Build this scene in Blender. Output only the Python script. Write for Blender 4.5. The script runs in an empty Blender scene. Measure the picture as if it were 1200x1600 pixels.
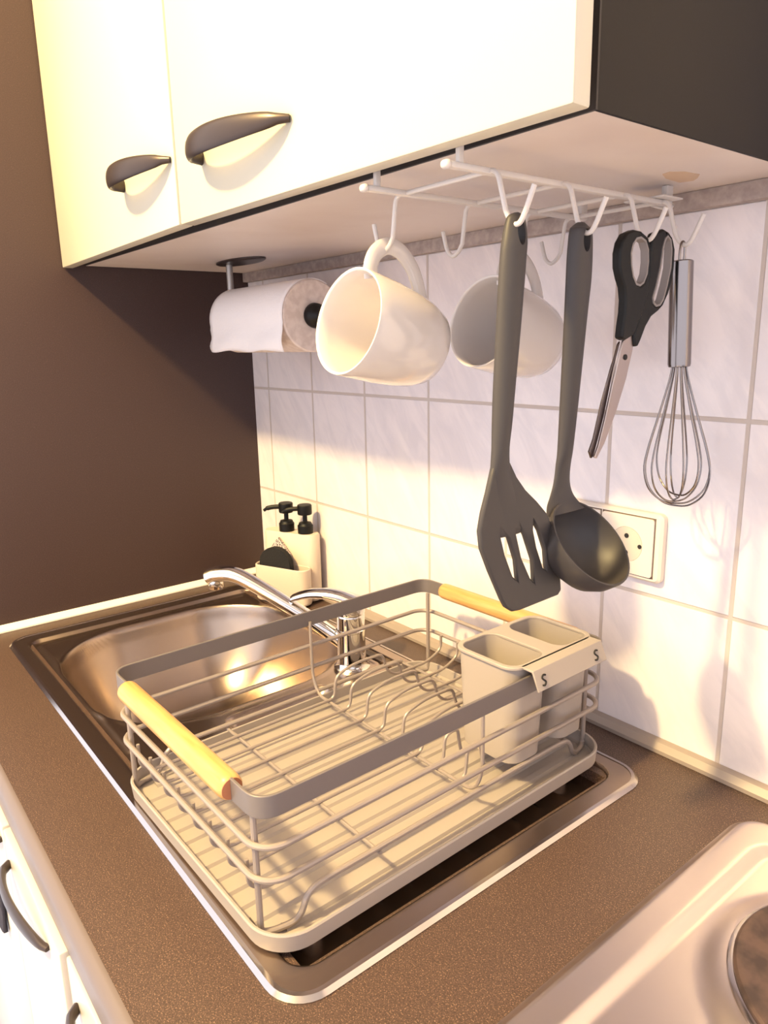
import bpy, bmesh, math, random
from mathutils import Vector, Matrix
random.seed(4)
PI = math.pi
scene = bpy.context.scene
C = scene.collection

# ------------------------------------------------------------------ camera
CAM = Vector((1.2779, -0.6952, 0.4512))
YAW, PITCH, ROLL, FPX = -0.9016, -0.2289, -0.0215, 1134.08
fw = Vector((math.sin(YAW)*math.cos(PITCH), math.cos(YAW)*math.cos(PITCH), math.sin(PITCH)))
rt = Vector((math.cos(YAW), -math.sin(YAW), 0)); up = rt.cross(fw)
cr, sr = math.cos(ROLL), math.sin(ROLL)
rt, up = cr*rt + sr*up, -sr*rt + cr*up
cam = bpy.data.cameras.new('camera'); co = bpy.data.objects.new('camera', cam); C.objects.link(co)
m = Matrix((rt, up, -fw)).transposed().to_4x4(); m.translation = CAM
co.matrix_world = m
cam.sensor_fit = 'VERTICAL'; cam.sensor_height = 36.0; cam.lens = FPX/1600*36.0
cam.clip_start = 0.02
scene.camera = co

# ------------------------------------------------------------------ light
world = bpy.data.worlds.new('daylight'); scene.world = world; world.use_nodes = True
bg = world.node_tree.nodes['Background']
bg.inputs[0].default_value = (0.95, 0.93, 1.0, 1); bg.inputs[1].default_value = 0.86
lamp = bpy.data.lights.new('ceiling_lamp', 'POINT'); lamp.energy = 120; lamp.color = (1.0, 0.74, 0.32)
lamp.shadow_soft_size = 0.05
lo = bpy.data.objects.new('ceiling_lamp', lamp); C.objects.link(lo); lo.location = (0.66, -1.42, 1.56)
vs = scene.view_settings
vs.view_transform = 'Standard'; vs.look = 'None'; vs.gamma = 1; vs.use_curve_mapping = False; vs.exposure = 1.15

# ------------------------------------------------------------------ materials
def lin(c):
    return tuple(((v/255)/12.92 if v/255 <= .04045 else ((v/255+.055)/1.055)**2.4) for v in c) + (1,)
def mat(name, col, rough=.5, metal=0.0, spec=None, coat=0, noise=None, bump=None):
    """noise=(scale, colour2, lo, hi): second colour mixed in by object-space noise; bump=(scale, strength)"""
    M = bpy.data.materials.new(name); M.use_nodes = True
    nt = M.node_tree; b = nt.nodes['Principled BSDF']
    b.inputs['Base Color'].default_value = lin(col); b.inputs['Roughness'].default_value = rough
    b.inputs['Metallic'].default_value = metal
    if spec is not None: b.inputs['Specular IOR Level'].default_value = spec
    if coat: b.inputs['Coat Weight'].default_value = coat; b.inputs['Coat Roughness'].default_value = .05
    tc = nt.nodes.new('ShaderNodeTexCoord')
    if noise:
        n = nt.nodes.new('ShaderNodeTexNoise'); n.inputs['Scale'].default_value = noise[0]; n.inputs['Detail'].default_value = 4
        nt.links.new(tc.outputs['Object'], n.inputs['Vector'])
        r = nt.nodes.new('ShaderNodeValToRGB')
        r.color_ramp.elements[0].position = noise[2]; r.color_ramp.elements[1].position = noise[3]
        r.color_ramp.elements[0].color = lin(col); r.color_ramp.elements[1].color = lin(noise[1])
        nt.links.new(n.outputs['Fac'], r.inputs['Fac']); nt.links.new(r.outputs['Color'], b.inputs['Base Color'])
    if bump:
        n2 = nt.nodes.new('ShaderNodeTexNoise'); n2.inputs['Scale'].default_value = bump[0]; n2.inputs['Detail'].default_value = 3
        nt.links.new(tc.outputs['Object'], n2.inputs['Vector'])
        bp = nt.nodes.new('ShaderNodeBump'); bp.inputs['Strength'].default_value = bump[1]; bp.inputs['Distance'].default_value = .001
        nt.links.new(n2.outputs['Fac'], bp.inputs['Height']); nt.links.new(bp.outputs['Normal'], b.inputs['Normal'])
    return M
def laminate(name, base, light, dark, rough=.42, grain=760, sparse=.58, spec=.5):
    M = mat(name, base, rough, spec=spec); nt = M.node_tree; b = nt.nodes['Principled BSDF']
    tc = nt.nodes['Texture Coordinate']
    def ns(scale, det=2):
        n = nt.nodes.new('ShaderNodeTexNoise'); n.inputs['Scale'].default_value = scale; n.inputs['Detail'].default_value = det
        nt.links.new(tc.outputs['Object'], n.inputs['Vector']); return n.outputs['Fac']
    def ramp(src, lo_, hi_):
        r = nt.nodes.new('ShaderNodeMapRange'); r.inputs['From Min'].default_value = lo_; r.inputs['From Max'].default_value = hi_
        nt.links.new(src, r.inputs['Value']); return r.outputs['Result']
    def mix(f, a, bb):
        x = nt.nodes.new('ShaderNodeMix'); x.data_type = 'RGBA'; nt.links.new(f, x.inputs['Factor'])
        for s, v in (('A', a), ('B', bb)):
            k = [i for i in x.inputs if i.name == s and i.type == 'RGBA'][0]
            if isinstance(v, tuple): k.default_value = v
            else: nt.links.new(v, k)
        return [o for o in x.outputs if o.type == 'RGBA'][0]
    c1 = mix(ramp(ns(grain, 2), .38, .62), lin(dark), lin(base))
    c2 = mix(ramp(ns(grain*1.25, 1), sparse, sparse+.12), c1, lin(light))
    nt.links.new(c2, b.inputs['Base Color'])
    return M
def tiles(name, x0, dx, z0, dz, g, tile, vein, grout):
    M = mat(name, tile, .16); nt = M.node_tree; b = nt.nodes['Principled BSDF']; tc = nt.nodes['Texture Coordinate']
    L = nt.links.new
    sep = nt.nodes.new('ShaderNodeSeparateXYZ'); L(tc.outputs['Object'], sep.inputs[0])
    def mth(op, a, bb=None):
        n = nt.nodes.new('ShaderNodeMath'); n.operation = op
        for i, v in enumerate((a, bb)):
            if v is None: continue
            if isinstance(v, (int, float)): n.inputs[i].default_value = v
            else: L(v, n.inputs[i])
        return n.outputs[0]
    def dist(src, o, d):      # distance to the nearest joint, in metres
        f = mth('FRACT', mth('DIVIDE', mth('SUBTRACT', src, o), d))
        return mth('MULTIPLY', mth('MINIMUM', f, mth('SUBTRACT', 1.0, f)), d)
    d = mth('MINIMUM', dist(sep.outputs[0], x0, dx), dist(sep.outputs[2], z0, dz))
    mr = nt.nodes.new('ShaderNodeMapRange'); mr.inputs['From Min'].default_value = g*.42; mr.inputs['From Max'].default_value = g*.6
    L(d, mr.inputs['Value'])
    # marbled veins, slanting
    m0 = nt.nodes.new('ShaderNodeMapping'); m0.inputs['Rotation'].default_value = (0, -.95, 0); L(tc.outputs['Object'], m0.inputs['Vector'])
    mp = nt.nodes.new('ShaderNodeMapping'); mp.inputs['Scale'].default_value = (7, 7, 22)
    L(m0.outputs[0], mp.inputs['Vector'])
    n = nt.nodes.new('ShaderNodeTexNoise'); n.inputs['Scale'].default_value = 1.4; n.inputs['Detail'].default_value = 6; n.inputs['Roughness'].default_value = .62
    n.inputs['Distortion'].default_value = .6
    L(mp.outputs[0], n.inputs['Vector'])
    r = nt.nodes.new('ShaderNodeValToRGB'); r.color_ramp.elements[0].position = .40; r.color_ramp.elements[1].position = .60
    r.color_ramp.elements[0].color = lin(vein); r.color_ramp.elements[1].color = lin(tile)
    L(n.outputs['Fac'], r.inputs['Fac'])
    mx = nt.nodes.new('ShaderNodeMix'); mx.data_type = 'RGBA'; L(mr.outputs[0], mx.inputs[0])
    A = [i for i in mx.inputs if i.type == 'RGBA']; A[0].default_value = lin(grout); L(r.outputs['Color'], A[1])
    L([o for o in mx.outputs if o.type == 'RGBA'][0], b.inputs['Base Color'])
    rr = nt.nodes.new('ShaderNodeMapRange'); L(mr.outputs[0], rr.inputs['Value']); rr.inputs['To Min'].default_value = .8; rr.inputs['To Max'].default_value = .2
    L(rr.outputs[0], b.inputs['Roughness'])
    bp = nt.nodes.new('ShaderNodeBump'); bp.inputs['Distance'].default_value = .0012; bp.inputs['Strength'].default_value = .6
    L(mr.outputs[0], bp.inputs['Height']); L(bp.outputs['Normal'], b.inputs['Normal'])
    return M
def wood(name, c1, c2):
    M = mat(name, c1, .38); nt = M.node_tree; b = nt.nodes['Principled BSDF']; tc = nt.nodes['Texture Coordinate']; L = nt.links.new
    mp = nt.nodes.new('ShaderNodeMapping'); mp.inputs['Scale'].default_value = (12, 160, 160); L(tc.outputs['Object'], mp.inputs['Vector'])
    n = nt.nodes.new('ShaderNodeTexNoise'); n.inputs['Scale'].default_value = 1.5; n.inputs['Detail'].default_value = 5; L(mp.outputs[0], n.inputs['Vector'])
    r = nt.nodes.new('ShaderNodeValToRGB'); r.color_ramp.elements[0].position = .35; r.color_ramp.elements[1].position = .65
    r.color_ramp.elements[0].color = lin(c1); r.color_ramp.elements[1].color = lin(c2)
    L(n.outputs['Fac'], r.inputs['Fac']); L(r.outputs['Color'], b.inputs['Base Color'])
    return M

M = {}
M['tile'] = tiles('marbled_white_tile', .0557, .15, .1746, .1971, .0042, (228, 220, 222), (217, 210, 214), (190, 178, 172))
M['counter'] = laminate('brown_speckled_laminate', (79, 61, 54), (138, 111, 94), (56, 42, 37))
M['panel'] = laminate('brown_wall_laminate', (67, 50, 48), (102, 82, 77), (58, 44, 42), .45, 700, .68, .35)
M['edge'] = mat('grey_laminate_edge', (104, 93, 93), .4)
M['white'] = mat('white_cabinet_front', (197, 191, 174), .35)
M['base'] = mat('white_base_front', (190, 182, 176), .35)
M['under'] = mat('white_melamine', (214, 203, 198), .42, noise=(6, (200, 186, 180), .45, .75))
M['darkgap'] = mat('dark_edge_gap_shade', (40, 34, 34), .6)  # dark tone stands in for shade in the door gaps and seams
M['sidepanel'] = laminate('dark_brown_side', (26, 20, 20), (34, 27, 27), (24, 19, 19), .6, 700, .68, .25)
M['bronze'] = mat('dark_bronze_metal', (66, 56, 54), .36, .5)
M['steel'] = mat('brushed_stainless_steel', (196, 188, 184), .16, 1.0)
M['basin'] = mat('satin_stainless_steel', (172, 155, 142), .27, 1.0)
M['hob'] = mat('satin_hob_steel', (205, 192, 188), .34, 1.0)
M['chrome'] = mat('polished_chrome', (225, 222, 220), .06, 1.0)
M['steel_h'] = mat('satin_whisk_steel', (138, 131, 130), .2, 1.0)
M['blade'] = mat('scissor_blade_steel', (176, 164, 160), .28, 1.0)
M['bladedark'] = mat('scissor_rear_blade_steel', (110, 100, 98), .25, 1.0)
M['silver'] = mat('silver_post_metal', (176, 172, 170), .35, .7)
M['rackgrey'] = mat('grey_coated_steel', (116, 108, 107), .42, .25)
M['wire'] = mat('grey_coated_wire', (150, 138, 132), .4, .25)
M['tray'] = mat('warm_grey_plastic', (156, 146, 140), .42)
M['cup'] = mat('taupe_plastic', (158, 147, 139), .45)
M['slot'] = mat('dark_slot', (30, 26, 26), .7)
M['wood'] = wood('pale_beech_wood', (194, 140, 82), (210, 162, 102))
M['woodend'] = mat('beech_end_grain', (176, 112, 78), .6)
M['hook'] = mat('white_coated_wire', (204, 197, 193), .35)
M['ceramic'] = mat('white_glazed_ceramic', (208, 200, 195), .1, coat=.5)
M['silicone'] = mat('grey_silicone', (62, 58, 58), .5, spec=.35)
M['ladle'] = mat('dark_grey_silicone', (60, 56, 57), .48, spec=.35)
M['black'] = mat('black_plastic', (12, 11, 12), .5, spec=.3)
M['greyliner'] = mat('grey_soft_grip', (128, 120, 118), .6)
M['paper'] = mat('white_paper_towel', (232, 226, 226), .9, bump=(260, .5))
M['cardboard'] = mat('paper_roll_end', (222, 208, 200), .9, noise=(90, (208, 192, 184), .4, .6))
M['caddy'] = mat('cream_ceramic', (206, 190, 174), .4)
M['sponge'] = mat('black_sponge', (22, 20, 24), .95, bump=(500, 1))
M['scourer'] = mat('speckled_scourer', (196, 182, 178), .9, noise=(420, (80, 66, 70), .48, .56))
M['socket'] = mat('cream_white_plastic', (216, 204, 192), .35)
M['socketin'] = mat('beige_socket_recess', (196, 184, 170), .4)
M['trimlow'] = mat('beige_seal_strip', (150, 137, 129), .4)
M['trimtop'] = mat('grey_stone_edge', (150, 136, 132), .6, noise=(120, (176, 162, 156), .35, .7))
M['seal'] = mat('white_silicone_seal', (236, 226, 214), .3)
M['hotplate'] = mat('worn_hotplate', (92, 74, 70), .5, .6, noise=(60, (66, 54, 54), .4, .65))
M['tape'] = mat('beige_tape_residue', (196, 172, 150), .8)
M['floor'] = mat('pale_floor', (206, 196, 190), .4)
M['ceil'] = mat('ceiling_white', (196, 192, 190), .9)
M['seam'] = mat('socket_joint', (96, 80, 72), .8)
M['navy'] = mat('navy_fabric', (44, 42, 56), .8)

# ------------------------------------------------------------------ geometry helpers
class MB:
    def __init__(s): s.bm = bmesh.new()
    def box(s, x0, x1, y0, y1, z0, z1, bev=0, seg=2):
        r = bmesh.ops.create_cube(s.bm, size=1)
        vv = r['verts']
        for v in vv:
            v.co = Vector(((x0+x1)/2+v.co.x*(x1-x0), (y0+y1)/2+v.co.y*(y1-y0), (z0+z1)/2+v.co.z*(z1-z0)))
        if bev:
            ee = list({e for v in vv for e in v.link_edges})
            bmesh.ops.bevel(s.bm, geom=ee, offset=bev, segments=seg, affect='EDGES', profile=.5)
        return s
    def rings(s, rr, caps=True, closed=False):
        n = len(rr[0]); R = [[s.bm.verts.new(p) for p in r] for r in rr]
        pairs = list(zip(R, R[1:])) + ([(R[-1], R[0])] if closed else [])
        for a, b in pairs:
            for i in range(n):
                j = (i+1) % n
                s.bm.faces.new((a[i], a[j], b[j], b[i]))
        if caps and not closed:
            s.bm.faces.new(R[0][::-1]); s.bm.faces.new(R[-1])
        return s
    def tube(s, pts, r, seg=10, closed=False, flat=None):
        """sweep a circle (or a flat ellipse r x flat) along pts; r may be a list"""
        P = [Vector(p) for p in pts]; n = len(P); rr = r if isinstance(r, (list, tuple)) else [r]*n
        T = []
        for i in range(n):
            if closed: t = P[(i+1) % n]-P[i-1]
            else: t = P[min(i+1, n-1)]-P[max(i-1, 0)]
            T.append(t.normalized())
        a = Vector((0, 0, 1)) if abs(T[0].z) < .9 else Vector((1, 0, 0))
        u = (a - a.dot(T[0])*T[0]).normalized()
        out = []
        for i in range(n):
            u = (u - u.dot(T[i])*T[i]).normalized(); w = T[i].cross(u)
            f = rr[i] if flat is None else (flat[i] if isinstance(flat, (list, tuple)) else flat)
            out.append([P[i] + u*math.cos(2*PI*k/seg)*rr[i] + w*math.sin(2*PI*k/seg)*f for k in range(seg)])
        return s.rings(out, True, closed)
    def lathe(s, prof, mtx=None, seg=40, caps=True):
        mtx = mtx or Matrix()
        return s.rings([[mtx @ Vector((max(r, 1e-5)*math.cos(2*PI*k/seg), max(r, 1e-5)*math.sin(2*PI*k/seg), z)) for k in range(seg)] for r, z in prof], caps)
    def prism(s, outer, holes, f0, f1):
        """outline with holes, filled; f0/f1 map (a,b) to the two faces"""
        loops = [outer]+list(holes); E = []; pairs = []
        for L in loops:
            A = [s.bm.verts.new(f0(*p)) for p in L]; B = [s.bm.verts.new(f1(*p)) for p in L]
            pairs.append((A, B))
        for k in (0, 1):
            es = []
            for pr in pairs:
                V = pr[k]
                es += [s.bm.edges.new((V[i], V[(i+1) % len(V)])) for i in range(len(V))]
            bmesh.ops.triangle_fill(s.bm, use_beauty=True, edges=es)
        for A, B in pairs:
            n = len(A)
            for i in range(n):
                s.bm.faces.new((A[i], A[(i+1) % n], B[(i+1) % n], B[i]))
        return s
    def grid(s, xs, ys, f):
        V = [[s.bm.verts.new((x, y, f(x, y))) for y in ys] for x in xs]
        for i in range(len(xs)-1):
            for j in range(len(ys)-1):
                s.bm.faces.new((V[i][j], V[i+1][j], V[i+1][j+1], V[i][j+1]))
        return s
    def build(s, name, m, parent=None, sharp=35, origin=None, bevel=0, subsurf=0, solid=0):
        bmesh.ops.recalc_face_normals(s.bm, faces=s.bm.faces)
        me = bpy.data.meshes.new(name)
        off = Vector(origin) if origin is not None else Vector((0, 0, 0))
        if parent is not None:
            off = Vector(parent.get('_o', (0, 0, 0)))
        for v in s.bm.verts: v.co -= off
        s.bm.to_mesh(me); s.bm.free()
        for p in me.polygons: p.use_smooth = True
        me.set_sharp_from_angle(angle=math.radians(sharp))
        me.materials.append(m)
        o = bpy.data.objects.new(name, me); C.objects.link(o)
        if parent is not None: o.parent = parent; ORIG[o.name] = tuple(off)
        else: o.location = off
        if solid:
            md = o.modifiers.new('solid', 'SOLIDIFY'); md.thickness = solid; md.offset = 0
        if bevel:
            md = o.modifiers.new('bevel', 'BEVEL'); md.width = bevel; md.segments = 2; md.limit_method = 'ANGLE'; md.angle_limit = math.radians(40)
        if subsurf:
            md = o.modifiers.new('sub', 'SUBSURF'); md.levels = md.render_levels = subsurf
        return o
ORIG = {}
def thing(name, label, cat, loc, group=None):
    o = bpy.data.objects.new(name, None); C.objects.link(o); o.location = loc; o.empty_display_size = .02
    o['label'] = label; o['category'] = cat
    if group: o['group'] = group
    BASE[o.name] = Vector(loc)
    return o
BASE = {}
def part(mb, name, m, root, label=None, **k):
    """link mb (world coordinates) as a part of a thing, or a sub-part of a part"""
    off = BASE[root.name]
    for v in mb.bm.verts: v.co -= off
    o = mb.build(name, m, None, **k); o.parent = root; o.location = (0, 0, 0)
    BASE[o.name] = off
    if label: o['label'] = label
    return o
def tag(o, label, cat, group=None):
    o['label'] = label; o['category'] = cat
    if group: o['group'] = group
    return o
def struct(mb, name, m, parent=None, **k):
    o = mb.build(name, m, None, **k); o['kind'] = 'structure'
    return o
def fillet(pts, r, n=6, closed=False):
    P = [Vector(p) for p in pts]; out = []; N = len(P)
    for i in range(N):
        if not closed and i in (0, N-1): out.append(P[i]); continue
        a, b, c = P[i-1], P[i], P[(i+1) % N]
        rr = r[i] if isinstance(r, (list, tuple)) else r
        d1, d2 = (a-b), (c-b); l = min(rr, d1.length*.49, d2.length*.49)
        p, q = b+d1.normalized()*l, b+d2.normalized()*l
        for k in range(n+1):
            t = k/n; out.append((1-t)**2*p + 2*t*(1-t)*b + t*t*q)
    return out
def catmull(pts, n=8, closed=False):
    P = [Vector(p) for p in pts]; N = len(P); out = []
    for i in range(N if closed else N-1):
        p0 = P[i-1] if (i or closed) else 2*P[0]-P[1]; p1 = P[i]; p2 = P[(i+1) % N]
        p3 = P[(i+2) % N] if (closed or i+2 < N) else 2*P[-1]-P[-2]
        for k in range(n):
            t = k/n
            out.append(.5*((2*p1)+(p2-p0)*t+(2*p0-5*p1+4*p2-p3)*t*t+(3*p1-p0-3*p2+p3)*t**3))
    if not closed: out.append(P[-1])
    return out
def rrect(x0, x1, y0, y1, r, n=6):
    out = []
    for cx, cy, a0 in ((x1-r, y1-r, 0), (x0+r, y1-r, 90), (x0+r, y0+r, 180), (x1-r, y0+r, 270)):
        for k in range(n+1):
            a = math.radians(a0+90*k/n); out.append((cx+r*math.cos(a), cy+r*math.sin(a)))
    return out
def sdf(x, y, x0, x1, y0, y1, r):
    qx = abs(x-(x0+x1)/2)-(x1-x0)/2+r; qy = abs(y-(y0+y1)/2)-(y1-y0)/2+r
    return math.hypot(max(qx, 0), max(qy, 0))+min(max(qx, qy), 0)-r
def sst(a, b, x):
    t = min(1, max(0, (x-a)/(b-a))); return t*t*(3-2*t)
def linsp(a, b, n): return [a+(b-a)*i/(n-1) for i in range(n)]
# outlines (y, z) in metres
SP_OUT = [(-0.3086, 0.3421), (-0.3139, 0.3273), (-0.3171, 0.3132), (-0.3149, 0.2988), (-0.3056, 0.2792), (-0.2922, 0.2542), (-0.2869, 0.246), (-0.2792, 0.2408), (-0.2708, 0.2398), (-0.2225, 0.2413), (-0.2184, 0.2449), (-0.2197, 0.2538), (-0.2253, 0.2802), (-0.2329, 0.3024), (-0.2408, 0.3155), (-0.253, 0.3269), (-0.2671, 0.3382), (-0.2771, 0.3491)]
SP_SLOTS = [[(-0.294, 0.3116), (-0.2848, 0.302), (-0.2768, 0.2829), (-0.2738, 0.2655), (-0.2798, 0.2704), (-0.2894, 0.2901), (-0.2946, 0.3061)], [(-0.2774, 0.3168), (-0.2663, 0.3009), (-0.256, 0.2786), (-0.2536, 0.2597), (-0.259, 0.2646), (-0.2701, 0.2838), (-0.2775, 0.3064)], [(-0.2564, 0.3115), (-0.249, 0.3013), (-0.2411, 0.2841), (-0.2385, 0.2663), (-0.2432, 0.2698), (-0.252, 0.2887), (-0.2566, 0.3039)]]
SP_ROWS = [(0.5383, -0.2845, -0.2792), (0.5361, -0.2904, -0.2737), (0.5311, -0.2936, -0.2708), (0.5203, -0.2966, -0.269), (0.5095, -0.2983, -0.2694), (0.4877, -0.2998, -0.2714), (0.4565, -0.3012, -0.2746), (0.42, -0.3028, -0.2791), (0.3921, -0.3034, -0.2822), (0.3731, -0.304, -0.2842), (0.3561, -0.3055, -0.2823)]
SC_A  = [(-0.1471, 0.5361), (-0.1577, 0.5326), (-0.1632, 0.5259), (-0.1655, 0.5173), (-0.1645, 0.5062), (-0.1606, 0.4978), (-0.1561, 0.491), (-0.1536, 0.4813), (-0.1538, 0.4716), (-0.1557, 0.4609), (-0.1567, 0.451), (-0.1514, 0.4491), (-0.1388, 0.4535), (-0.1332, 0.4627), (-0.1261, 0.4746), (-0.1223, 0.4865), (-0.1206, 0.501), (-0.1201, 0.5153), (-0.1225, 0.5258), (-0.129, 0.5324), (-0.1375, 0.5357)]
SC_HA  = [(-0.1425, 0.5302), (-0.1476, 0.5252), (-0.1497, 0.5181), (-0.1483, 0.5087), (-0.1451, 0.5001), (-0.1396, 0.4936), (-0.1338, 0.4927), (-0.1283, 0.4953), (-0.1241, 0.5026), (-0.123, 0.5125), (-0.1242, 0.5222), (-0.1286, 0.529), (-0.1362, 0.5315)]
SC_B  = [(-0.1029, 0.54), (-0.1144, 0.5361), (-0.1194, 0.5287), (-0.12, 0.5189), (-0.1206, 0.501), (-0.1251, 0.481), (-0.1304, 0.4681), (-0.1346, 0.4608), (-0.138, 0.4535), (-0.1359, 0.4438), (-0.1312, 0.4437), (-0.1275, 0.4488), (-0.1211, 0.4599), (-0.1135, 0.4682), (-0.1036, 0.4729), (-0.0963, 0.4777), (-0.0894, 0.4872), (-0.0844, 0.4976), (-0.0824, 0.5098), (-0.0829, 0.5246), (-0.0871, 0.5325), (-0.094, 0.5379)]
SC_HB  = [(-0.0963, 0.5351), (-0.1002, 0.5321), (-0.1029, 0.5252), (-0.1052, 0.5088), (-0.1096, 0.4941), (-0.1139, 0.4839), (-0.1122, 0.4793), (-0.1075, 0.4766), (-0.1015, 0.4776), (-0.0968, 0.4824), (-0.0921, 0.4946), (-0.0881, 0.5096), (-0.0884, 0.5243), (-0.091, 0.5323)]
SC_BF  = [(-0.1384, 0.4535), (-0.15, 0.4488), (-0.1532, 0.441), (-0.1567, 0.4284), (-0.1624, 0.412), (-0.1705, 0.3843), (-0.1778, 0.3634), (-0.1828, 0.3539), (-0.1795, 0.3527), (-0.1689, 0.3656), (-0.1552, 0.3901), (-0.143, 0.4171), (-0.1358, 0.4406), (-0.1354, 0.4437)]
SC_BB  = [(-0.1524, 0.4462), (-0.1561, 0.4358), (-0.1605, 0.427), (-0.1717, 0.3989), (-0.1808, 0.3691), (-0.1861, 0.3589), (-0.1827, 0.3529), (-0.1803, 0.3544), (-0.1744, 0.3693), (-0.1681, 0.3872), (-0.1573, 0.4284), (-0.15, 0.4484)]
LA_ROWS = [(0.5378, 0.9103, 0.0088), (0.5346, 0.9102, 0.0209), (0.5308, 0.9107, 0.0282), (0.5136, 0.9106, 0.0325), (0.4946, 0.9103, 0.0327), (0.4754, 0.9093, 0.03), (0.4054, 0.9058, 0.0217), (0.3633, 0.9035, 0.0194), (0.3381, 0.9007, 0.0194), (0.3209, 0.8993, 0.0215), (0.3109, 0.8995, 0.0289)]
# ================================================================== setting
struct(MB().box(-.1, 3.0, 0, .1, -.9, 1.80), 'wall_back', M['tile'])
struct(MB().box(-.1, 0, -.635, 0, -.9, 1.80), 'wall_left', M['panel'])
struct(MB().box(-.1, 3.0, -3.0, .1, -1.0, -.9), 'floor', M['floor'])
struct(MB().box(-.1, 3.0, -3.0, .1, 1.80, 1.90), 'ceiling', M['ceil'])
# seal strip where worktop meets tiles, stone-grey strip above tiles, white seal at the left wall
struct(MB().rings([[(x, -.0005, .0005), (x, -.013, .0005), (x, -.013, .005), (x, -.008, .0115), (x, -.0005, .013)] for x in (.002, 2.6)]), 'trim_1', M['trimlow'])
struct(MB().box(.002, 2.6, -.012, -.0005, .567, .5835, .001), 'trim_2', M['trimtop'])
struct(MB().rings([[(.0005, y, .0005), (.0115, y, .0005), (.0115, y, .003), (.006, y, .009), (.0005, y, .011)] for y in (-.592, -.014)]), 'trim_3', M['seal'])

# worktop with the sink cut out
w = MB()
prof = [(-.47, 0), (-.584, 0)]
for k in range(1, 7):
    a = math.radians(90*k/6); prof.append((-.584-.010*math.sin(a), -.010+.010*math.cos(a)))
prof += [(-.594, -.030), (-.47, -.030)]
w.rings([[(x, y, z) for y, z in prof] for x in (.002, 2.2)])
w.box(.002, 2.2, -.095, -.001, -.030, 0); w.box(.002, .085, -.47, -.095, -.030, 0); w.box(.885, 2.2, -.47, -.095, -.030, 0)
top = w.build('worktop', M['counter'])
tag(top, 'brown speckled laminate worktop carrying the sink and the hob', 'worktop')
part_edge = MB()
pe = [(-.5838, .0003)]
for k in range(1, 7):
    a = math.radians(90*k/6); pe.append((-.584-.0107*math.sin(a), -.010+.0107*math.cos(a)))
pe += [(-.5947, -.0305), (-.5940, -.0305)]
for k in range(6, 0, -1):
    a = math.radians(90*k/6); pe.append((-.584-.0100*math.sin(a), -.010+.0100*math.cos(a)))
part_edge.rings([[(x, y, z) for y, z in pe] for x in (.003, 2.199)])
BASE[top.name] = Vector((0, 0, 0))
part(part_edge, 'edge_band', M['edge'], top, 'pale grey rounded front edge')

# ================================================================== wall cabinet
wc = thing('wall_cabinet', 'white two-door wall cabinet with bronze handles above the sink', 'cabinet', (.5, -.15, .5836))
c = MB()
c.box(.004, .985, -.296, -.001, .5836, .601)
c.box(.004, .020, -.296, -.001, .601, 1.25); c.box(.004, .985, -.012, -.001, .601, 1.25); c.box(.020, .983, -.296, -.012, 1.234, 1.25)
part(c, 'carcass', M['under'], wc, 'white melamine underside')
part(MB().box(.9845, .9875, -.2965, -.001, .5838, 1.25), 'side_panel', M['sidepanel'], wc, 'dark brown side panel')
part(MB().box(.9700, .9875, -.2985, -.2962, .5838, 1.25).box(.006, .9700, -.2985, -.2962, .5838, .600), 'edging_gap_shade', M['darkgap'], wc, 'dark front edging with the shade of the door gap painted in')  # side panel edge plus a strip painted dark as door-gap shade
def bow_handle(name, p0, p1, depth, root, mat_, w=.011, flip=1):
    """bow handle: thick leaf-shaped strap from p0 to p1 standing off along -Y, pointed at p1"""
    p0, p1 = Vector(p0), Vector(p1); R = []
    n = 22; ax = (p1-p0).normalized(); upv = Vector((0, 0, 1))
    for i in range(n+1):
        t = i/n
        d = depth*(math.sin(PI*t**.72))**.62 if 0 < t < 1 else 0
        c_ = p0.lerp(p1, t) + Vector((0, -d-.001, 0))
        hh = w*(.42+.58*math.sin(PI*min(1, (t*.92+.10)))**.8)*(1 if t < .9 else 1-.35*(t-.9)/.1)
        R.append((c_, hh))
    rr = []
    for i, (c_, hh) in enumerate(R):
        t = (R[min(i+1, n)][0]-R[max(i-1, 0)][0]).normalized(); nrm = Vector((t.y, -t.x, 0)).normalized()
        rr.append([c_ + upv*hh*math.cos(2*PI*k/14) + nrm*(.0036)*math.sin(2*PI*k/14) for k in range(14)])
    mb = MB().rings(rr)
    return part(mb, name, mat_, root)
def cab_door(x0, x1, hinge, ang, hx0, hx1, hz):
    mb = MB().box(x0, x1, -.333, -.316, .5790, 1.25, .002, 2)
    mt = Matrix.Translation((hinge, -.316, 0)) @ Matrix.Rotation(math.radians(ang), 4, 'Z') @ Matrix.Translation((-hinge, .316, 0))
    for v in mb.bm.verts: v.co = mt @ v.co
    d = part(mb, 'door', M['white'], wc)
    h = bow_handle('door_handle', (hx0, -.333, hz), (hx1, -.333, hz), .030, d, M['bronze'], .0115)
    mm = Matrix.Translation(-BASE[wc.name]) @ mt @ Matrix.Translation(BASE[wc.name])
    h.data.transform(mm)
    return d
cab_door(.003, .4945, .003, -1.7, .333, .488, .645)
cab_door(.4965, .997, .997, 1.6, .556, .716, .634)
tp = MB().prism([(.9136, -.1031), (.906, -.085), (.9038, -.0589), (.915, -.056), (.9224, -.0628), (.931, -.075), (.9294, -.0958), (.922, -.106)], [], lambda a, b: (a, b, .58355), lambda a, b: (a, b, .58325))
tag(tp.build('tape_residue', M['tape']), 'small beige patch of old tape stuck under the wall cabinet', 'tape')

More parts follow.
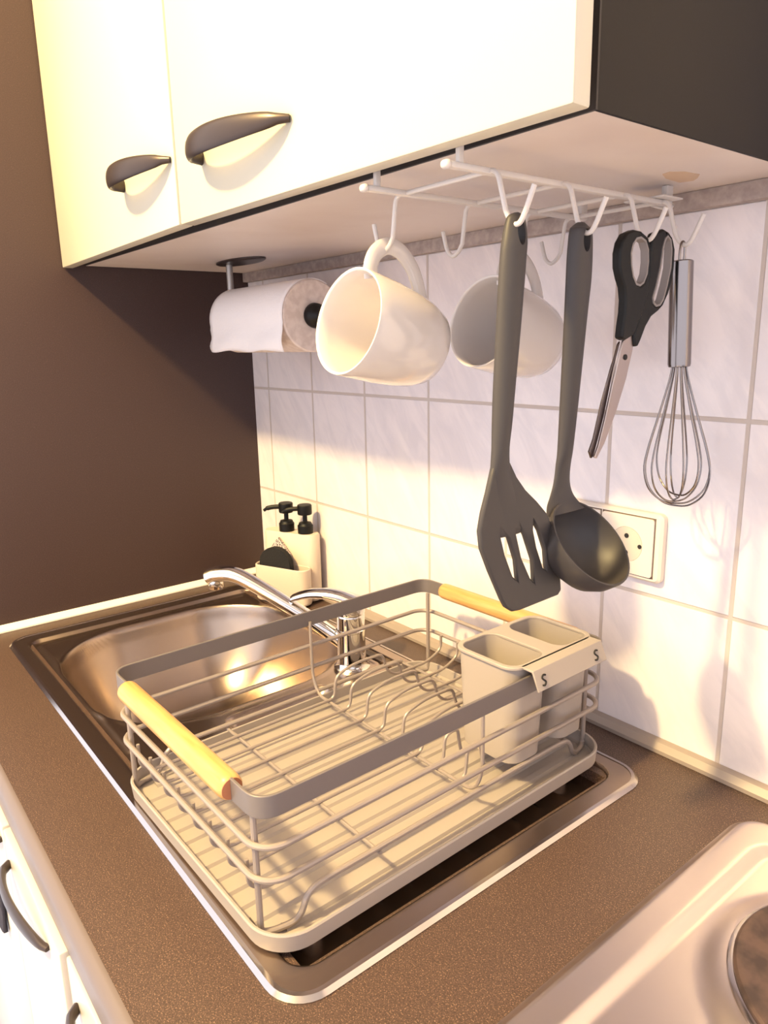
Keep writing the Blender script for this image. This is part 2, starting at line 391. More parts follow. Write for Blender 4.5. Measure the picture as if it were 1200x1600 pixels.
# ================================================================== base cabinets
def base_unit(x0, x1, doors, label, yf=-.601):
    r = thing('base_cabinet', label, 'cabinet', ((x0+x1)/2, -.3, -.9))
    part(MB().box(x0+.001, x1-.001, -.575, -.02, -.75, -.20).box(x0+.001, x1-.001, -.575, -.545, -.20, -.031), 'carcass', M['darkgap'], r)  # carcass coloured dark to paint in the shade between the doors
    part(MB().box(x0+.001, x1-.001, -.53, -.50, -.899, -.751), 'plinth', M['darkgap'], r)
    for (a, b, hx) in doors:
        d = part(MB().box(a+.002, b-.002, yf, -.582, -.745, -.0335, .002), 'door', M['base'], r)
        if hx: bow_handle('door_handle', (hx[0], yf, -.066), (hx[1], yf, -.054), .0135, d, M['bronze'], .0085)
    return r
base_unit(.003, .717, [(.003, .505, (.335, .494)), (.505, .717, (.522, .678))], 'white base cabinet under the sink, bow handle beside its right edge')
base_unit(.718, 1.0, [(.718, 1.0, (.742, .897))], 'narrow white base cabinet at the bottom edge, right of the sink cabinet', -.597)
# ================================================================== sink
SX0, SX1, SY0, SY1 = .055, .915, -.5, -.060
BX0, BX1, BY0, BY1 = .112, .480, -.462, -.094
def sink_z(x, y):
    d = sdf(x, y, SX0, SX1, SY0, SY1, .032)           # outside > 0
    z = .0035*sst(.0, -.004, d) if d < 0 else 0
    di = sdf(x, y, SX0+.030, SX1-.026, SY0+.024, SY1-.024, .020)
    z -= .0065*sst(.002, -.005, di)
    # small raised bead just inside the rim
    z += .0022*math.exp(-((di+.017)/.0045)**2)*(1 if x < .5 else 0)
    if x > .49:
        z -= .0095*sst(.003, -.006, sdf(x, y, .565, .887, -.476, -.086, .018))
        q = sdf(x, y, .60, .87, -.45, -.11, .01)
        z += .0025*sst(0, -.01, q)*max(0, math.cos((y+.28)*2*PI/.034))**3
    b = sdf(x, y, BX0, BX1, BY0, BY1, .125)
    z += .0012*math.exp(-((b-.004)/.004)**2)
    if b < .002: z -= .150*(1-(1-min(1, (.002-b)/.150))**3.0)*sst(.002, -.006, b)
    t = sdf(x, y, .502, .556, -.345, -.195, .016)
    z -= .011*sst(.002, -.009, t)
    return z
xs = linsp(SX0, SX1, 345); ys = linsp(SY0, SY1, 177)
sk = MB().grid(xs, ys, sink_z)
# trim to the rounded outline: pull corner points onto the outline
for v in sk.bm.verts:
    cx = min(max(v.co.x, SX0+.032), SX1-.032); cy = min(max(v.co.y, SY0+.032), SY1-.032)
    dx, dy = v.co.x-cx, v.co.y-cy; l = math.hypot(dx, dy)
    if dx and dy and l > .032:
        v.co.x, v.co.y = cx+dx/l*.032, cy+dy/l*.032; v.co.z = 0
sink = tag(sk.build('sink', M['basin'], sharp=180), 'stainless steel inset sink with deep basin and drainer', 'sink')
BASE[sink.name] = Vector((0, 0, 0))
rim = MB()
ro = rrect(SX0-.001, SX1+.001, SY0-.001, SY1+.001, .033, 8); ri = rrect(SX0+.006, SX1-.006, SY0+.006, SY1-.006, .026, 8)
rim.rings([[(x, y, .0002) for x, y in ro], [(x, y, .0012) for x, y in ro], [(x, y, .0040) for x, y in rrect(SX0+.0025, SX1-.0025, SY0+.0025, SY1-.0025, .0295, 8)], [(x, y, .0042) for x, y in ri], [(x, y, .0005) for x, y in ri]], caps=False, closed=True)
part(rim, 'rolled_rim', M['steel'], sink, 'bright rolled rim')
for k in range(5):
    part(MB().lathe([(.0035, 0), (.0035, .0012)], Matrix.Translation((.529, -.315+.022*k, -.0175)), 12), 'overflow_hole', M['slot'], sink, 'dark overflow hole')
dr = MB().lathe([(.001, .004), (.012, .003), (.030, .0035), (.034, .006), (.040, .006), (.042, .002), (.042, 0)], Matrix.Translation((.296, -.278, -.1560)), 32)
part(dr, 'drain', M['chrome'], sink, 'round chrome drain')

# ================================================================== faucet
FX, FY = .488, -.135
fa = thing('faucet', 'chrome single-lever mixer tap at the back of the sink', 'tap', (FX, FY, -.004))
T = Matrix.Translation((FX, FY, 0))
part(MB().lathe([(.025, -.0035), (.026, .001), (.0225, .004), (.0205, .010), (.0200, .055), (.0212, .056), (.0212, .058), (.0200, .059), (.0202, .078), (.0195, .079), (.0195, .081), (.0205, .082), (.021, .093), (.018, .099), (.008, .102), (.001, .1025)], T), 'body', M['chrome'], fa)
tip = Vector((.318, -.262, .116)); a0 = Vector((FX, FY, .034)); dirp = Vector((tip.x-FX, tip.y-FY, 0)).normalized()
sp = catmull([a0+dirp*.012, a0+dirp*.05+Vector((0, 0, .026)), a0+dirp*.10+Vector((0, 0, .055)), a0+dirp*.150+Vector((0, 0, .082)), a0+dirp*.178+Vector((0, 0, .0925)), a0+dirp*.203+Vector((0, 0, .0915)), a0+dirp*.216+Vector((0, 0, .087))], 6)
nsp = len(sp)
spo = part(MB().tube(sp, [.0105+.0015*i/nsp for i in range(nsp)], 18, flat=[.0095+.0065*(i/nsp) for i in range(nsp)]), 'spout', M['chrome'], fa)
tp_ = a0+dirp*.207+Vector((0, 0, .075))
part(MB().lathe([(.010, -.006), (.0112, -.004), (.0112, .006), (.0105, .012)], Matrix.Translation(tp_), 24), 'aerator', M['chrome'], spo)
ld = Vector((-.62, -.55, 0)).normalized(); L0 = Vector((FX, FY, .0985))
lv = catmull([L0-ld*.010+Vector((0, 0, -.002)), L0+ld*.012+Vector((0, 0, .006)), L0+ld*.034+Vector((0, 0, .0095)), L0+ld*.058+Vector((0, 0, .0085)), L0+ld*.078+Vector((0, 0, .003)), L0+ld*.085+Vector((0, 0, .000))], 6)
nl = len(lv)
part(MB().tube(lv, [.0105-.0065*(i/nl) for i in range(nl)], 16, flat=[.015-.006*(i/nl)+(-.004 if i == nl-1 else 0) for i in range(nl)]), 'lever', M['chrome'], fa)

# ================================================================== soap and sponge caddy
cd = thing('sponge_caddy', 'cream sponge caddy with two black pump dispensers in the corner', 'caddy', (.185, -.05, 0))
TH = math.radians(22)
RC = Matrix.Translation((.2530, -.0650, .0035)) @ Matrix.Rotation(TH, 4, 'Z')
def rr_(x0, x1, y0, y1, r, z): return [RC @ Vector((x, y, z)) for x, y in rrect(x0, x1, y0, y1, r, 8)]
W = .113
part(MB().rings([rr_(-W+.003, -.002, .034, .062, .012, .0), rr_(-W+.001, 0, .032, .064, .014, .003), rr_(-W+.001, 0, .032, .064, .014, .119), rr_(-W+.003, -.002, .034, .062, .012, .122)]), 'body', M['caddy'], cd)
part(MB().rings([rr_(-W+.002, -.002, .002, .0335, .014, .0), rr_(-W, 0, 0, .0335, .0155, .003), rr_(-W, 0, 0, .0335, .0155, .0645), rr_(-W+.0015, -.0015, .0015, .0325, .0145, .066), rr_(-W+.003, -.003, .003, .0310, .0135, .0645), rr_(-W+.003, -.003, .003, .0310, .0135, .012)]), 'sponge_well', M['caddy'], cd)
def pump(x, y):
    Q = RC @ Matrix.Translation((x, y, .122))
    p = part(MB().lathe([(.0135, 0), (.0137, .014), (.012, .0155), (.011, .019), (.007, .020), (.004, .021), (.004, .034), (.0122, .034), (.0128, .036), (.0128, .050), (.0116, .0515), (.001, .0515)], Q, 28), 'pump', M['black'], cd, 'black pump head')
    d = Vector((-.90, -.43, 0)).normalized()
    a = [Q @ (d*t+Vector((0, 0, zz))) for t, zz in ((.006, .044), (.022, .0435), (.034, .041), (.040, .037))]
    part(MB().tube(catmull(a, 4), [.0042]*9+[.0028]*4, 10), 'nozzle', M['black'], p)
pump(-.066, .047); pump(-.025, .047)
# things in the well
def placed(mb, x, y, z, rx=0):
    t = RC @ Matrix.Translation((x, y, z)) @ Matrix.Rotation(rx, 4, 'X')
    for v in mb.bm.verts: v.co = t @ v.co
    return mb
arc = [(-.033, -.048), (-.034, 0)] + [(.034*math.cos(math.radians(180-180*k/14)), .004+.032*math.sin(math.radians(180-180*k/14))) for k in range(15)] + [(.033, -.048)]
spg = placed(MB().prism(arc, [], lambda a, b: (a, -.006, b), lambda a, b: (a, .006, b)), -.066, .0115, .064, math.radians(-2))
tag(spg.build('sponge', M['sponge'], bevel=.003), 'black round-topped sponge in front in the cream caddy', 'sponge')
sc = placed(MB().prism([(-.028, -.046), (-.034, .010), (-.004, .048), (.022, .018), (.020, -.046)], [], lambda a, b: (a, -.004, b), lambda a, b: (a, .004, b)), -.066, .0250, .067, math.radians(-1))
tag(sc.build('scouring_pad', M['scourer'], bevel=.002), 'speckled mesh scouring pad behind the black sponge', 'scouring pad')

# ================================================================== drip tray and dish rack
TX0, TX1, TY0, TY1 = .573, .878, -.491, -.066
ty = MB()
def rk(i, z): return [(x, y, z) for x, y in rrect(TX0+i, TX1-i, TY0+i, TY1-i, max(.036-i, .01), 10)]
ty.rings([rk(.006, .0035), rk(.0015, .0065), rk(0, .021), rk(.001, .0225), rk(.003, .0220), rk(.0045, .010), rk(.007, .0078)], caps=True)
tray = tag(ty.build('drip_tray', M['tray'], sharp=30), 'warm grey plastic drip tray under the dish rack', 'tray')
BASE[tray.name] = Vector((0, 0, 0))
for k in range(13):
    x = .600+.0208*k
    y0, y1 = TY0+.0065, TY1-.0065
    part(MB().rings([[(x-.0055, y, .0076), (x-.0035, y, .0104), (x+.0035, y, .0104), (x+.0055, y, .0076)] for y in (y0+(.020 if k in (0, 12, 13) else .004 if k in (1, 11) else 0), y1-(.020 if k in (0, 12, 13) else .004 if k in (1, 11) else 0))]), 'drain_rib', M['tray'], tray)
for fx, fy in ((.63, -.44), (.85, -.44), (.63, -.12), (.85, -.12)):
    part(MB().lathe([(.008, -.0115), (.008, .004)], Matrix.Translation((fx, fy, 0)), 16), 'foot', M['tray'], tray)

RX0, RX1, RY0, RY1 = .573, .863, -.487, -.060
rack = thing('dish_rack', 'grey wire dish rack with wooden handles standing on the drainer', 'dish rack', (.725, -.277, .009))
WR = .0026
# flat steel band, open over the handles
BZ0, BZ1 = .118, .1365
def ring_pts(x0, x1, y0, y1, r, z): return [(x, y, z) for x, y in rrect(x0, x1, y0, y1, r, 8)]
b = MB()
for side in (0, 1):           # one strip per long side, turning the corners
    X = RX1 if side else RX0; s_ = -1 if side else 1
    path = [(X+s_*.040, RY0, 0), (X, RY0, 0), (X, RY1, 0), (X+s_*.040, RY1, 0)]
    pp = fillet(path, .026, 8)
    R = []
    for i, p_ in enumerate(pp):
        t = (pp[min(i+1, len(pp)-1)]-pp[max(i-1, 0)]).normalized(); nr = Vector((t.y, -t.x, 0))*.0013
        R.append([p_+nr+Vector((0, 0, BZ0)), p_+nr+Vector((0, 0, BZ1)), p_-nr+Vector((0, 0, BZ1)), p_-nr+Vector((0, 0, BZ0))])
    part(MB().rings(R), 'side_band', M['rackgrey'], rack, bevel=.0006)
for yy in (RY0, RY1):
    h = part(MB().lathe([(.0085, 0), (.0100, .002), (.0105, .006), (.0105, .207), (.0100, .211), (.0085, .213)], Matrix.Translation((.611, yy, .1275)) @ Matrix.Rotation(PI/2, 4, 'Y'), 24), 'handle', M['wood'], rack, 'round pale wooden handle')
    part(MB().lathe([(.0088, .2105), (.0086, .2136)], Matrix.Translation((.611, yy, .1275)) @ Matrix.Rotation(PI/2, 4, 'Y'), 24), 'handle_end', M['woodend'], h, 'reddish end grain')
for z in (.092, .0635):
    part(MB().tube(ring_pts(RX0, RX1, RY0, RY1, .022, z), WR, 10, closed=True), 'ring_wire', M['wire'], rack)
# corner posts running into the feet and the outer bottom wires
def post(x, xo, ys, sy):
    pts = [(x, ys, BZ0+.004), (x, ys, .060), (x, ys, .012), ((x+xo)/2, ys+sy*.008, .0118), (xo, ys+sy*.030, .0118), (xo, ys+sy*.038, .034), (xo, ys+sy*.06, .036), (xo, -.277, .036)]
    return fillet(pts, [0, .01, .008, .012, .012, .012, .012, 0], 5)
for x, xo in ((.846, .855), (.594, .585)):
    for ys, sy in ((RY0+.0045, 1), (RY1-.012, -1)):
        part(MB().tube(post(x, xo, ys, sy), WR, 10), 'corner_post', M['wire'], rack)
# long bottom wires with plate humps
for k in range(8):
    x = .612+.0312*k
    pts = [(x, RY0+.0045, .0675), (x, RY0+.0045, .044), (x, RY0+.018, .0345), (x, -.243, .0345), (x, -.240, .062)] + ([(x, -.212, .0700), (x, -.168, .0695), (x, -.160, .044), (x, -.147, .0345)] if k < 6 else [(x, -.233, .066), (x, -.222, .066), (x, -.219, .046), (x, -.2155, .0345)]) + [(x, RY1-.030, .0345), (x, RY1-.0050, .046), (x, RY1-.0050, .0650)]
    part(MB().tube(fillet(pts, [0, .008, .02, .009, .009, .016, .008, .008, .010, .02, .01, 0], 5), .0018, 8), 'long_wire', M['wire'], rack)
# cross wires; one pair rises on both sides up to the band
for y in (-.372, -.112):
    part(MB().tube([(.585, y, .0315), (.857, y, .0315)], .0018, 8), 'cross_wire', M['wire'], rack)
for y in (-.250,):
    pts = [(RX0+.0035, y, BZ0+.006), (RX0+.0035, y, .055), (RX0+.014, y, .0315), (RX1-.014, y, .0315), (RX1-.0035, y, .055), (RX1-.0035, y, BZ0+.006)]
    part(MB().tube(fillet(pts, .014, 6), .0019, 8), 'cross_wire', M['wire'], rack)

# ================================================================== utensil holder
uh = thing('utensil_holder', 'taupe plastic two-cup utensil holder hooked on the rack', 'utensil holder', (.82, -.138, .037))
CX0, CX1 = .777, .858
def cup(y0, y1):
    mb = MB(); o = []
    def r_(i, z, tz): return [(x, y, z) for x, y in rrect(CX0+i+tz*.3, CX1-i-tz*.3, y0+i+tz*.3, y1-i-tz*.3, .016, 8)]
    mb.rings([r_(.004, .0366, .009), r_(.001, .0390, .009), r_(0, .1430, 0), r_(.0025, .1430, 0), r_(.0035, .046, .0085)], caps=True)
    return part(mb, 'cup', M['cup'], uh)
cup(-.2085, -.151); cup(-.136, -.080)
rimp = rrect(CX0-.0025, CX1+.0025, -.2110, -.0783, .018, 8)
part(MB().prism(rimp, [rrect(CX0+.003, CX1-.003, -.2055, -.154, .014, 8), rrect(CX0+.003, CX1-.003, -.133, -.083, .014, 8)], lambda a, b_: (a, b_, .1425), lambda a, b_: (a, b_, .1460)), 'top_plate', M['cup'], uh, bevel=.0008)
fl = [(CX1-.001, .1440), (CX1-.001, .1460), (.872, .1460), (.8800, .1270), (.8782, .1262), (.8705, .1435)]
flange = part(MB().rings([[(x, y, z) for x, z in fl] for y in (-.198, -.088)]), 'hook_flange', M['cup'], uh, bevel=.0006)
for yc in (-.187, -.103):
    s_pts = [(-.006, -.006), (-.001, -.007), (.003, -.003), (-.001, .001), (-.003, .004), (.001, .007), (.006, .006)]
    pp = catmull([(.8765+.0004+(.008/.0185)*(-z)*.62, yc+y*.62, .1355+z*.62) for y, z in s_pts], 5)
    part(MB().tube(pp, .0009, 8), 'slot', M['slot'], flange, 'dark S-shaped slot')
PIV = Vector((.862, -.487, 0)); RM = Matrix.Rotation(math.radians(1.0), 3, 'Z')
uh.location.y += .003
for o in (tray, rack, uh):
    o.location = PIV + RM @ (Vector(o.location)-PIV); o.rotation_euler = (0, 0, math.radians(1.0))

# ================================================================== hook rack under the cabinet
hk = thing('hook_rack', 'white wire hook rack screwed under the wall cabinet', 'hook rack', (.845, -.19, .57))
XA, XB = .798, .890
for x in (XA, XB):
    b = MB().box(x-.0034, x+.0034, -.327, -.050, .5660, .5705, .0015, 2)
    bar = part(b, 'bar', M['hook'], hk)
    part(MB().box(x-.0040, x+.0040, -.3315, -.325, .5650, .5713, .0028, 3), 'end_cap', M['hook'], bar)
for (x0, x1, y0, y1) in ((XA-.003, XA+.003, -.060, -.050), (XB-.003, XB+.003, -.060, -.050), (XA-.002, XA+.002, -.318, -.313), (XB-.002, XB+.002, -.318, -.313)):
    part(MB().box(x0, x1, y0, y1, .5700, .5834, .0008), 'mount', M['hook'], hk)
part(MB().box(.862, .902, -.080, -.048, .5706, .5722, .0006).tube(catmull([(.872, -.050, .5700), (.876, -.036, .5685), (.880, -.030, .5720), (.884, -.036, .5685), (.888, -.050, .5700)], 5), .0015, 8), 'bracket', M['hook'], hk)
HY = (-.287, -.206, -.125, -.066)
for y in HY:
    L = [(.786, y, .5690), (.7815, y, .5365), (.7765, y, .5305), (.7695, y, .5275), (.7620, y, .5335), (.7565, y, .5500)]
    Rr = [(.9010, y, .5690), (.9070, y, .5400), (.9115, y, .5330), (.9170, y, .5295), (.9230, y, .5335), (.9325, y, .5530)]
    c1 = [Vector(p) for p in reversed(catmull(L[1:], 5))]; c2 = catmull(Rr[1:], 5)
    pts = c1 + fillet([L[1], (.7866, y, .5685), (.8985, y, .5685), Rr[1]], .007, 5)[1:-1] + c2
    part(MB().tube(pts, .00195, 10), 'hook_rod', M['hook'], hk, 'white rod bent into a hook at both ends')

# ================================================================== mugs
def mug(label, group):
    y0 = -.287
    r = thing('mug', label, 'mug', (.77, y0, .5275), group)
    c0 = Vector((.77, -.3285, .4695)); ax = Vector((0, .967, -.255)); 
    q = ax.to_track_quat('Z', 'Y').to_matrix().to_4x4(); q.translation = c0
    out = [(.0435, .0), (.0449, .0), (.0452, .0016), (.0450, .012), (.0442, .035), (.0425, .055), (.0395, .074), (.0345, .088), (.0275, .0945), (.024, .096), (.001, .096)]
    inn = [(.0004, .090), (.020, .090), (.030, .085), (.0360, .072), (.0392, .055), (.0410, .035), (.0420, .012), (.0424, .0016), (.0435, .0)]
    part(MB().lathe(inn[:-1]+out, q, 56, caps=False), 'body', M['ceramic'], r, sharp=60)
    P = [(.77, -.3015, .5045), (.77, -.3020, .5150), (.77, -.2960, .5255), (.77, -.2835, .5315), (.77, -.2690, .5275), (.77, -.2560, .5140), (.77, -.2485, .4970), (.77, -.2450, .4790)]
    cc = catmull(P, 6)
    part(MB().tube(cc, [.0036]*len(cc), 14, flat=.0072), 'handle', M['ceramic'], r)
    return r
mg = mug('large white mug hanging in front beside the paper towel roll', 'white mugs on the hooks')
m2 = mg.copy(); C.objects.link(m2); m2.location = (.77, -.125, .5275)
m2['label'] = 'white mug partly hidden behind the grey slotted spatula'
for ch in list(mg.children):
    c_ = ch.copy(); C.objects.link(c_); c_.parent = m2

# ================================================================== spatula
XS = .912
st = thing('slotted_spatula', 'dark grey silicone slotted spatula hanging by its handle', 'spatula', (XS, -.287, .240))
def shaft(rows, seg=24):
    """rows (z, x, y0, half width, half thickness), smoothed, as one closed surface"""
    P = [Vector((z, x, y, 0)) for z, x, y, w_, t in rows]
    A = catmull([(z, x, y) for z, x, y, w_, t in rows], 4); B = catmull([(w_, t, 0) for z, x, y, w_, t in rows], 4)
    return [[(a.y+max(b_.y, .0004)*math.sin(2*PI*q/seg), a.z+max(b_.x, .0006)*math.cos(2*PI*q/seg), a.x) for q in range(seg)] for a, b_ in zip(A, B)]
def drilled(mb, name, m, root, X, cy, cz, ry, rz_):
    """handle with its hanging hole cut through along X"""
    o = part(mb, name, m, root)
    off = BASE[root.name]
    cut = bpy.data.meshes.new('cut'); cb_ = MB().rings([[(x, cy+ry*math.cos(2*PI*k/24), cz+rz_*math.sin(2*PI*k/24)) for k in range(24)] for x in (X-.03, X+.03)])
    bmesh.ops.recalc_face_normals(cb_.bm, faces=cb_.bm.faces)
    for v in cb_.bm.verts: v.co -= off
    cb_.bm.to_mesh(cut); cb_.bm.free()
    co_ = bpy.data.objects.new('cut', cut); C.objects.link(co_); co_.parent = root
    md = o.modifiers.new('hole', 'BOOLEAN'); md.operation = 'DIFFERENCE'; md.object = co_; md.solver = 'EXACT'
    bpy.context.view_layer.update()
    me = bpy.data.meshes.new_from_object(o.evaluated_get(bpy.context.evaluated_depsgraph_get()))
    o.modifiers.remove(md); o.data = me; bpy.data.objects.remove(co_)
    for p in me.polygons: p.use_smooth = True
    me.set_sharp_from_angle(angle=math.radians(40))
    return o
rows = []
for z, ya, yb in list(SP_ROWS)+[(.343, -.3045, -.2765), (.328, -.3065, -.2660), (.312, -.3050, -.2600)]:
    k = .82 if z > .36 else .86
    t = .0070 if z > .41 else .0070-.0045*sst(.41, .315, z)
    if z > .53: t *= .80
    if z > .535: t *= .8
    if z > .5375: t *= .45; k *= .6
    rows.append((z, XS, (ya+yb)/2, (yb-ya)/2*k, t))
rows.append((.304, XS, -.2820, .012, .0015))
drilled(MB().rings(shaft(rows)), 'handle', M['silicone'], st, XS, -.2822, .5245, .0042, .0085)
blade = MB().prism([(-.2855, .362), (-.3025, .362)]+SP_OUT, SP_SLOTS, lambda a, b_: (XS-.0024, a, b_), lambda a, b_: (XS+.0024, a, b_))
part(blade, 'blade', M['silicone'], st, bevel=.0014)

# ================================================================== ladle
la = thing('ladle', 'dark grey silicone ladle hanging between spatula and scissors', 'ladle', (.92, -.206, .245))
nb = Vector((.735, .08, .67)).normalized(); cb = Vector((.9295, -.2015, .2865))
rows = []
for z, x, w_ in list(LA_ROWS)[:-3]:
    k = .84
    t = .0066 if z > .40 else .0066-.0020*sst(.40, .34, z)
    if z > .532: t *= .8
    if z > .5365: t *= .5
    rows.append((z, x, -.206, w_*k/2, t))
rows += [(.350, .9020, -.206, .0086, .0042), (.340, .9012, -.206, .0092, .0036), (.331, .9008, -.206, .0112, .0031), (.323, .9010, -.206, .0150, .0027), (.316, .9025, -.206, .0205, .0022), (.309, .9065, -.206, .0255, .0014)]
drilled(MB().rings(shaft(rows)), 'handle', M['ladle'], la, .9105, -.206, .5245, .0044, .0085)
q = nb.to_track_quat('Z', 'Y').to_matrix().to_4x4(); q.translation = cb
inn = [(.0003, -.0335), (.012, -.0322), (.022, -.0285), (.031, -.0215), (.0370, -.0115), (.0392, -.002), (.0396, .001)]
out = [(.0412, .0012), (.0414, -.001), (.0392, -.0130), (.0332, -.0240), (.0235, -.0316), (.0125, -.0358), (.0003, -.0370)]
part(MB().lathe(inn+out, q, 48, caps=False), 'bowl', M['ladle'], la, sharp=60)

# ================================================================== scissors
sz = thing('scissors', 'kitchen scissors with black grey-lined handles hanging on a hook', 'scissors', (.914, -.13, .353))
X0, X1 = .9110, .9192
h1 = part(MB().prism(SC_A, [SC_HA], lambda a, b_: (X0, a, b_), lambda a, b_: (X1, a, b_)), 'handle', M['black'], sz, bevel=.0018)
h2 = part(MB().prism(SC_B, [SC_HB], lambda a, b_: (X0-.001, a, b_), lambda a, b_: (X1-.001, a, b_)), 'handle', M['black'], sz, bevel=.0018)
def inset(L, d):
    P = [Vector((a, b_)) for a, b_ in L]; n = len(P); o = []
    c_ = sum(P, Vector((0, 0)))/n
    for i in range(n):
        t = (P[(i+1) % n]-P[i-1]).normalized(); nr = Vector((t.y, -t.x))
        if nr.dot(c_-P[i]) < 0: nr = -nr
        o.append(tuple(P[i]+nr*d))
    return o
for hh, L in ((h1, SC_HA), (h2, SC_HB)):
    part(MB().prism(inset(L, -.0002), [inset(L, .0016)], lambda a, b_: (X0+.0006, a, b_), lambda a, b_: (X1-.0007, a, b_)), 'grip_liner', M['greyliner'], hh, 'grey soft lining')
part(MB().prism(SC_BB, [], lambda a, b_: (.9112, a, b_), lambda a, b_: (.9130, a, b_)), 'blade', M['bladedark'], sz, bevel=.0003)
part(MB().prism(SC_BF, [], lambda a, b_: (.9140, a, b_), lambda a, b_: (.9160, a, b_)), 'blade', M['blade'], sz, bevel=.0004)
part(MB().lathe([(.0024, 0), (.0024, .0008), (.0016, .0014), (.0003, .0014)], Matrix.Translation((.9158, -.1463, .4352)) @ Matrix.Rotation(PI/2, 4, 'Y'), 16), 'rivet', M['slot'], sz, 'dark pivot rivet')

# ================================================================== whisk
wk = thing('whisk', 'stainless steel balloon whisk hanging nearest the tiled wall', 'whisk', (.918, -.066, .292))
a_, b2 = Vector((.9150, -.066, .5165)), Vector((.9195, -.066, .4240)); axw = (b2-a_).normalized()
q = axw.to_track_quat('Z', 'Y').to_matrix().to_4x4(); q.translation = a_
Lh = (b2-a_).length
part(MB().lathe([(.004, -.0005), (.0088, 0), (.0100, .0010), (.0100, Lh-.003), (.0094, Lh-.0005), (.008, Lh)], q, 36), 'handle', M['steel_h'], wk)
lp = [a_+Vector((0, -.0038, -.010)), a_+Vector((0, -.0040, .006)), a_+Vector((0, -.0030, .0135)), a_+Vector((0, 0, .0160)), a_+Vector((0, .0030, .0135)), a_+Vector((0, .0040, .006)), a_+Vector((0, .0038, -.010))]
part(MB().tube(catmull(lp, 5), .0011, 8), 'hanging_loop', M['steel_h'], wk)
for k in range(6):
    an = PI*k/6+.2; u = Vector((math.cos(an), math.sin(an), 0)); pts = []
    dz = .0022*k
    for s_, h in ((-.0055, .0), (-.009, .018), (-.0185, .052), (-.0265, .080), (-.0295, .100), (-.0250, .118), (-.0130, .1295), (0, .1320), (.0130, .1295), (.0250, .118), (.0295, .100), (.0265, .080), (.0185, .052), (.009, .018), (.0055, .0)):
        hh = h*(1-.02*k*.8)
        pts.append(b2+Vector((0, 0, .004))+u*s_*(1-.015*k)+axw*hh)
    part(MB().tube(catmull(pts, 5), .00085, 8), 'wire_loop', M['steel_h'], wk)

# ================================================================== paper towel holder and roll
RYc, RZc = -.112, .4905
ph = thing('paper_towel_holder', 'silver and black paper towel holder fixed under the cabinet', 'paper towel holder', (.19, RYc, .5836))
part(MB().rings([[(.185+.068*math.cos(2*PI*k/32)*s_, RYc+.026*math.sin(2*PI*k/32)*s_, z) for k in range(32)] for s_, z in ((1, .5836), (1, .5815), (.93, .5800))]), 'mounting_plate', M['bronze'], ph)
part(MB().tube(fillet([(.146, RYc, .5815), (.146, RYc, RZc), (.405, RYc, RZc)], .012, 6), .0055, 14), 'arm', M['silver'], ph)
part(MB().lathe([(.004, 0), (.0155, .002), (.0175, .008), (.016, .016), (.011, .021), (.0085, .026), (.0085, .031), (.0005, .032)], Matrix.Translation((.386, RYc, RZc)) @ Matrix.Rotation(PI/2, 4, 'Y'), 28), 'end_knob', M['black'], ph, 'black end knob')
pr = thing('paper_towel_roll', 'white paper towel roll with a loose sheet hanging down', 'paper towel', (.28, RYc, RZc-.05))
RR = .050
QX = Matrix.Translation((.166, RYc, RZc)) @ Matrix.Rotation(PI/2, 4, 'Y')
part(MB().lathe([(.015, 0), (RR-.002, 0), (RR, .002), (RR, .222), (RR-.002, .224), (.015, .224), (.015, 0)], QX, 56, caps=False), 'roll', M['cardboard'], pr)
# outer sheet wrapping over the top and hanging in front
prof = []
for k in range(19):
    a = math.radians(60+ (190-60)*k/18); prof.append((RYc+(RR+.0008)*math.cos(a), RZc+(RR+.0008)*math.sin(a)))
for k in range(1, 9): prof.append((RYc-RR-.001+.001*math.sin(k*.9), RZc-.009-.0048*k))
S = MB(); xs = linsp(.1655, .3895, 22); V = []
for i, x in enumerate(xs):
    row = []
    for j, (y, z) in enumerate(prof):
        w_ = max(0, (j-18)/8)
        row.append(S.bm.verts.new((x-.006*w_*(1 if i == 0 else 0)*math.sin(j*1.1), y+w_*.003*math.sin(x*46+j*.3)-.002*w_, z+w_*.0015*math.sin(x*60))))
    V.append(row)
for i in range(len(V)-1):
    for j in range(len(prof)-1): S.bm.faces.new((V[i][j], V[i+1][j], V[i+1][j+1], V[i][j+1]))
part(S, 'loose_sheet', M['paper'], pr, 'loose white sheet', sharp=180, solid=.0006)

# ================================================================== socket
so = thing('wall_socket', 'cream double wall socket plate on the tiles behind the ladle', 'socket', (.808, 0, .1885))
sx0, sx1, sz0, sz1 = .7335, .8815, .1925, .2685
def rz(x0, x1, z0, z1, r, y): return [(x, y, z) for x, z in rrect(x0, x1, z0, z1, r, 6)]
part(MB().rings([rz(sx0, sx1, sz0, sz1, .006, -.0002), rz(sx0, sx1, sz0, sz1, .006, -.007), rz(sx0+.0025, sx1-.0025, sz0+.0025, sz1-.0025, .005, -.0095), rz(sx0+.007, sx1-.007, sz0+.007, sz1-.007, .003, -.0098)]), 'frame', M['socket'], so)
ins = part(MB().prism(rrect(.8090, .8728, .1985, .2630, .003, 5), [[(.8410+.0195*math.cos(2*PI*k/32), .2308+.0195*math.sin(2*PI*k/32)) for k in range(32)]], lambda a, b_: (a, -.0085, b_), lambda a, b_: (a, -.0118, b_)), 'socket_insert', M['socket'], so, bevel=.0008)
part(MB().lathe([(.0193, 0), (.0193, .0016)], Matrix.Translation((.8410, -.0102, .2308)) @ Matrix.Rotation(PI/2, 4, 'X'), 32), 'recess', M['socketin'], ins, 'beige round recess')
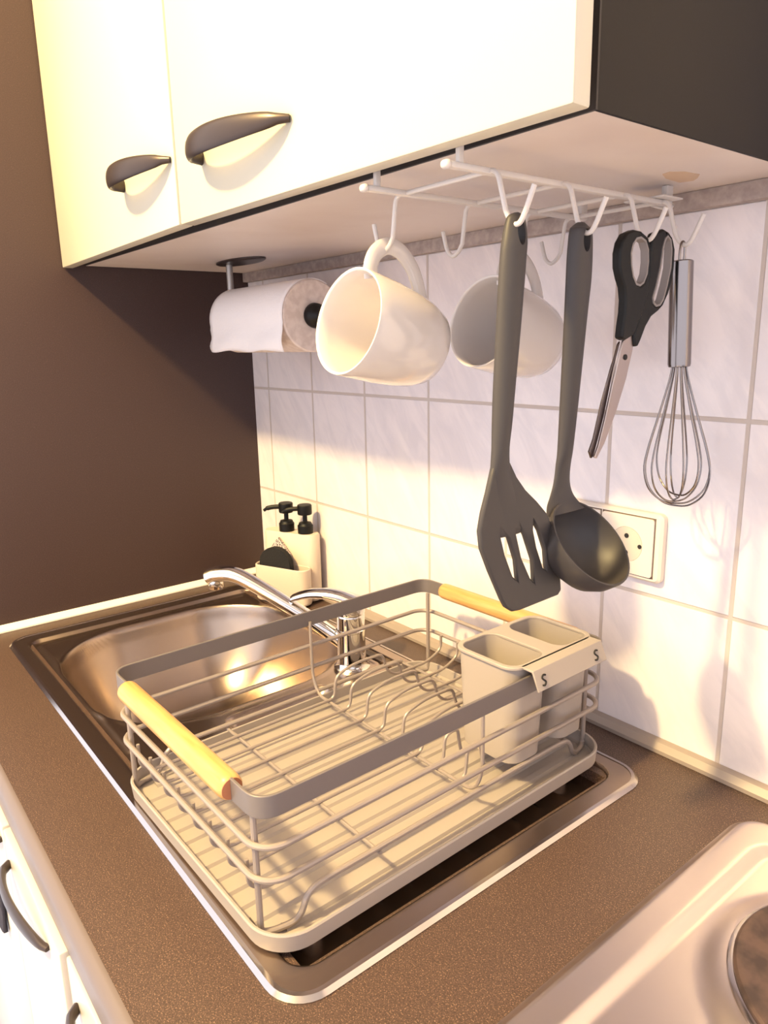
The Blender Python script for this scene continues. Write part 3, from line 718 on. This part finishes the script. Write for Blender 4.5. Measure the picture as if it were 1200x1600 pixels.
for dx, dz, r_ in ((0, .0095, .0027), (.0, -.0095, .0027), (-.0165, 0, .0024), (.0165, 0, .0024)):
    part(MB().lathe([(r_, 0), (r_, .0005)], Matrix.Translation((.8410+dx, -.0118, .2308+dz)) @ Matrix.Rotation(PI/2, 4, 'X'), 14), 'contact', M['slot'], ins, 'dark contact hole')
part(MB().box(.7420, .8055, -.0118, -.0085, .1985, .2630, .001), 'blank_insert', M['socket'], so)
for x0, x1 in ((.7408, .8067), (.8078, .8740)):
    part(MB().box(x0, x1, -.0099, -.0092, .1973, .2642), 'seam', M['seam'], so, 'dark joint line')

# ================================================================== hob
HX0, HX1, HY0, HY1 = 1.007, 1.585, -.555, -.045
def hob_z(x, y):
    d = sdf(x, y, HX0, HX1, HY0, HY1, .030)
    z = .0005+.0075*sst(0, -.010, d)
    z -= .0055*sst(.003, -.008, sdf(x, y, HX0+.034, HX1-.034, HY0+.034, HY1-.034, .022))
    rr_2 = math.hypot(x-1.1705, y+.1926)
    z += .0075*sst(.117, .095, rr_2)
    return z
hb = MB().grid(linsp(HX0, HX1, 194), linsp(HY0, HY1, 171), hob_z)
for v in hb.bm.verts:
    cx = min(max(v.co.x, HX0+.03), HX1-.03); cy = min(max(v.co.y, HY0+.03), HY1-.03)
    dx, dy = v.co.x-cx, v.co.y-cy; l = math.hypot(dx, dy)
    if dx and dy and l > .03: v.co.x, v.co.y = cx+dx/l*.03, cy+dy/l*.03; v.co.z = .0005
hob = tag(hb.build('hob', M['hob'], sharp=180), 'stainless steel electric hob at the lower right corner', 'hob')
BASE[hob.name] = Vector((0, 0, 0))
hp = part(MB().lathe([(.092, .009), (.092, .0165), (.090, .0180), (.085, .0180), (.084, .0175), (.030, .0172), (.029, .0160), (.001, .0160)], Matrix.Translation((1.1705, -.1926, 0)), 64), 'hotplate', M['hotplate'], hob, 'brown worn cast hotplate')
part(MB().lathe([(.0922, .0085), (.096, .009), (.096, .0125), (.0935, .0140), (.0922, .0140)], Matrix.Translation((1.1705, -.1926, 0)), 64), 'hotplate_ring', M['steel'], hp, 'steel ring')

# dark cloth at the left cabinet front
cl = MB(); V = []
for i in range(9):
    t = i/8
    V.append([cl.bm.verts.new((.425+.016*u+.003*math.sin(5*t+u), -.6055-.002*math.sin(u*4+t*3), -.150-.060*t-.008*math.cos(u*2))) for u in (-1, -.5, 0, .5, 1)])
for a, b_ in zip(V, V[1:]):
    for i in range(4): cl.bm.faces.new((a[i], a[i+1], b_[i+1], b_[i]))
tag(cl.build('cloth', M['navy'], sharp=180, solid=.003), 'dark navy cloth at the left edge, hanging before the white base cabinet', 'cloth')
for o in bpy.data.objects:
    for k in ('_o',):
        if k in o: del o[k]
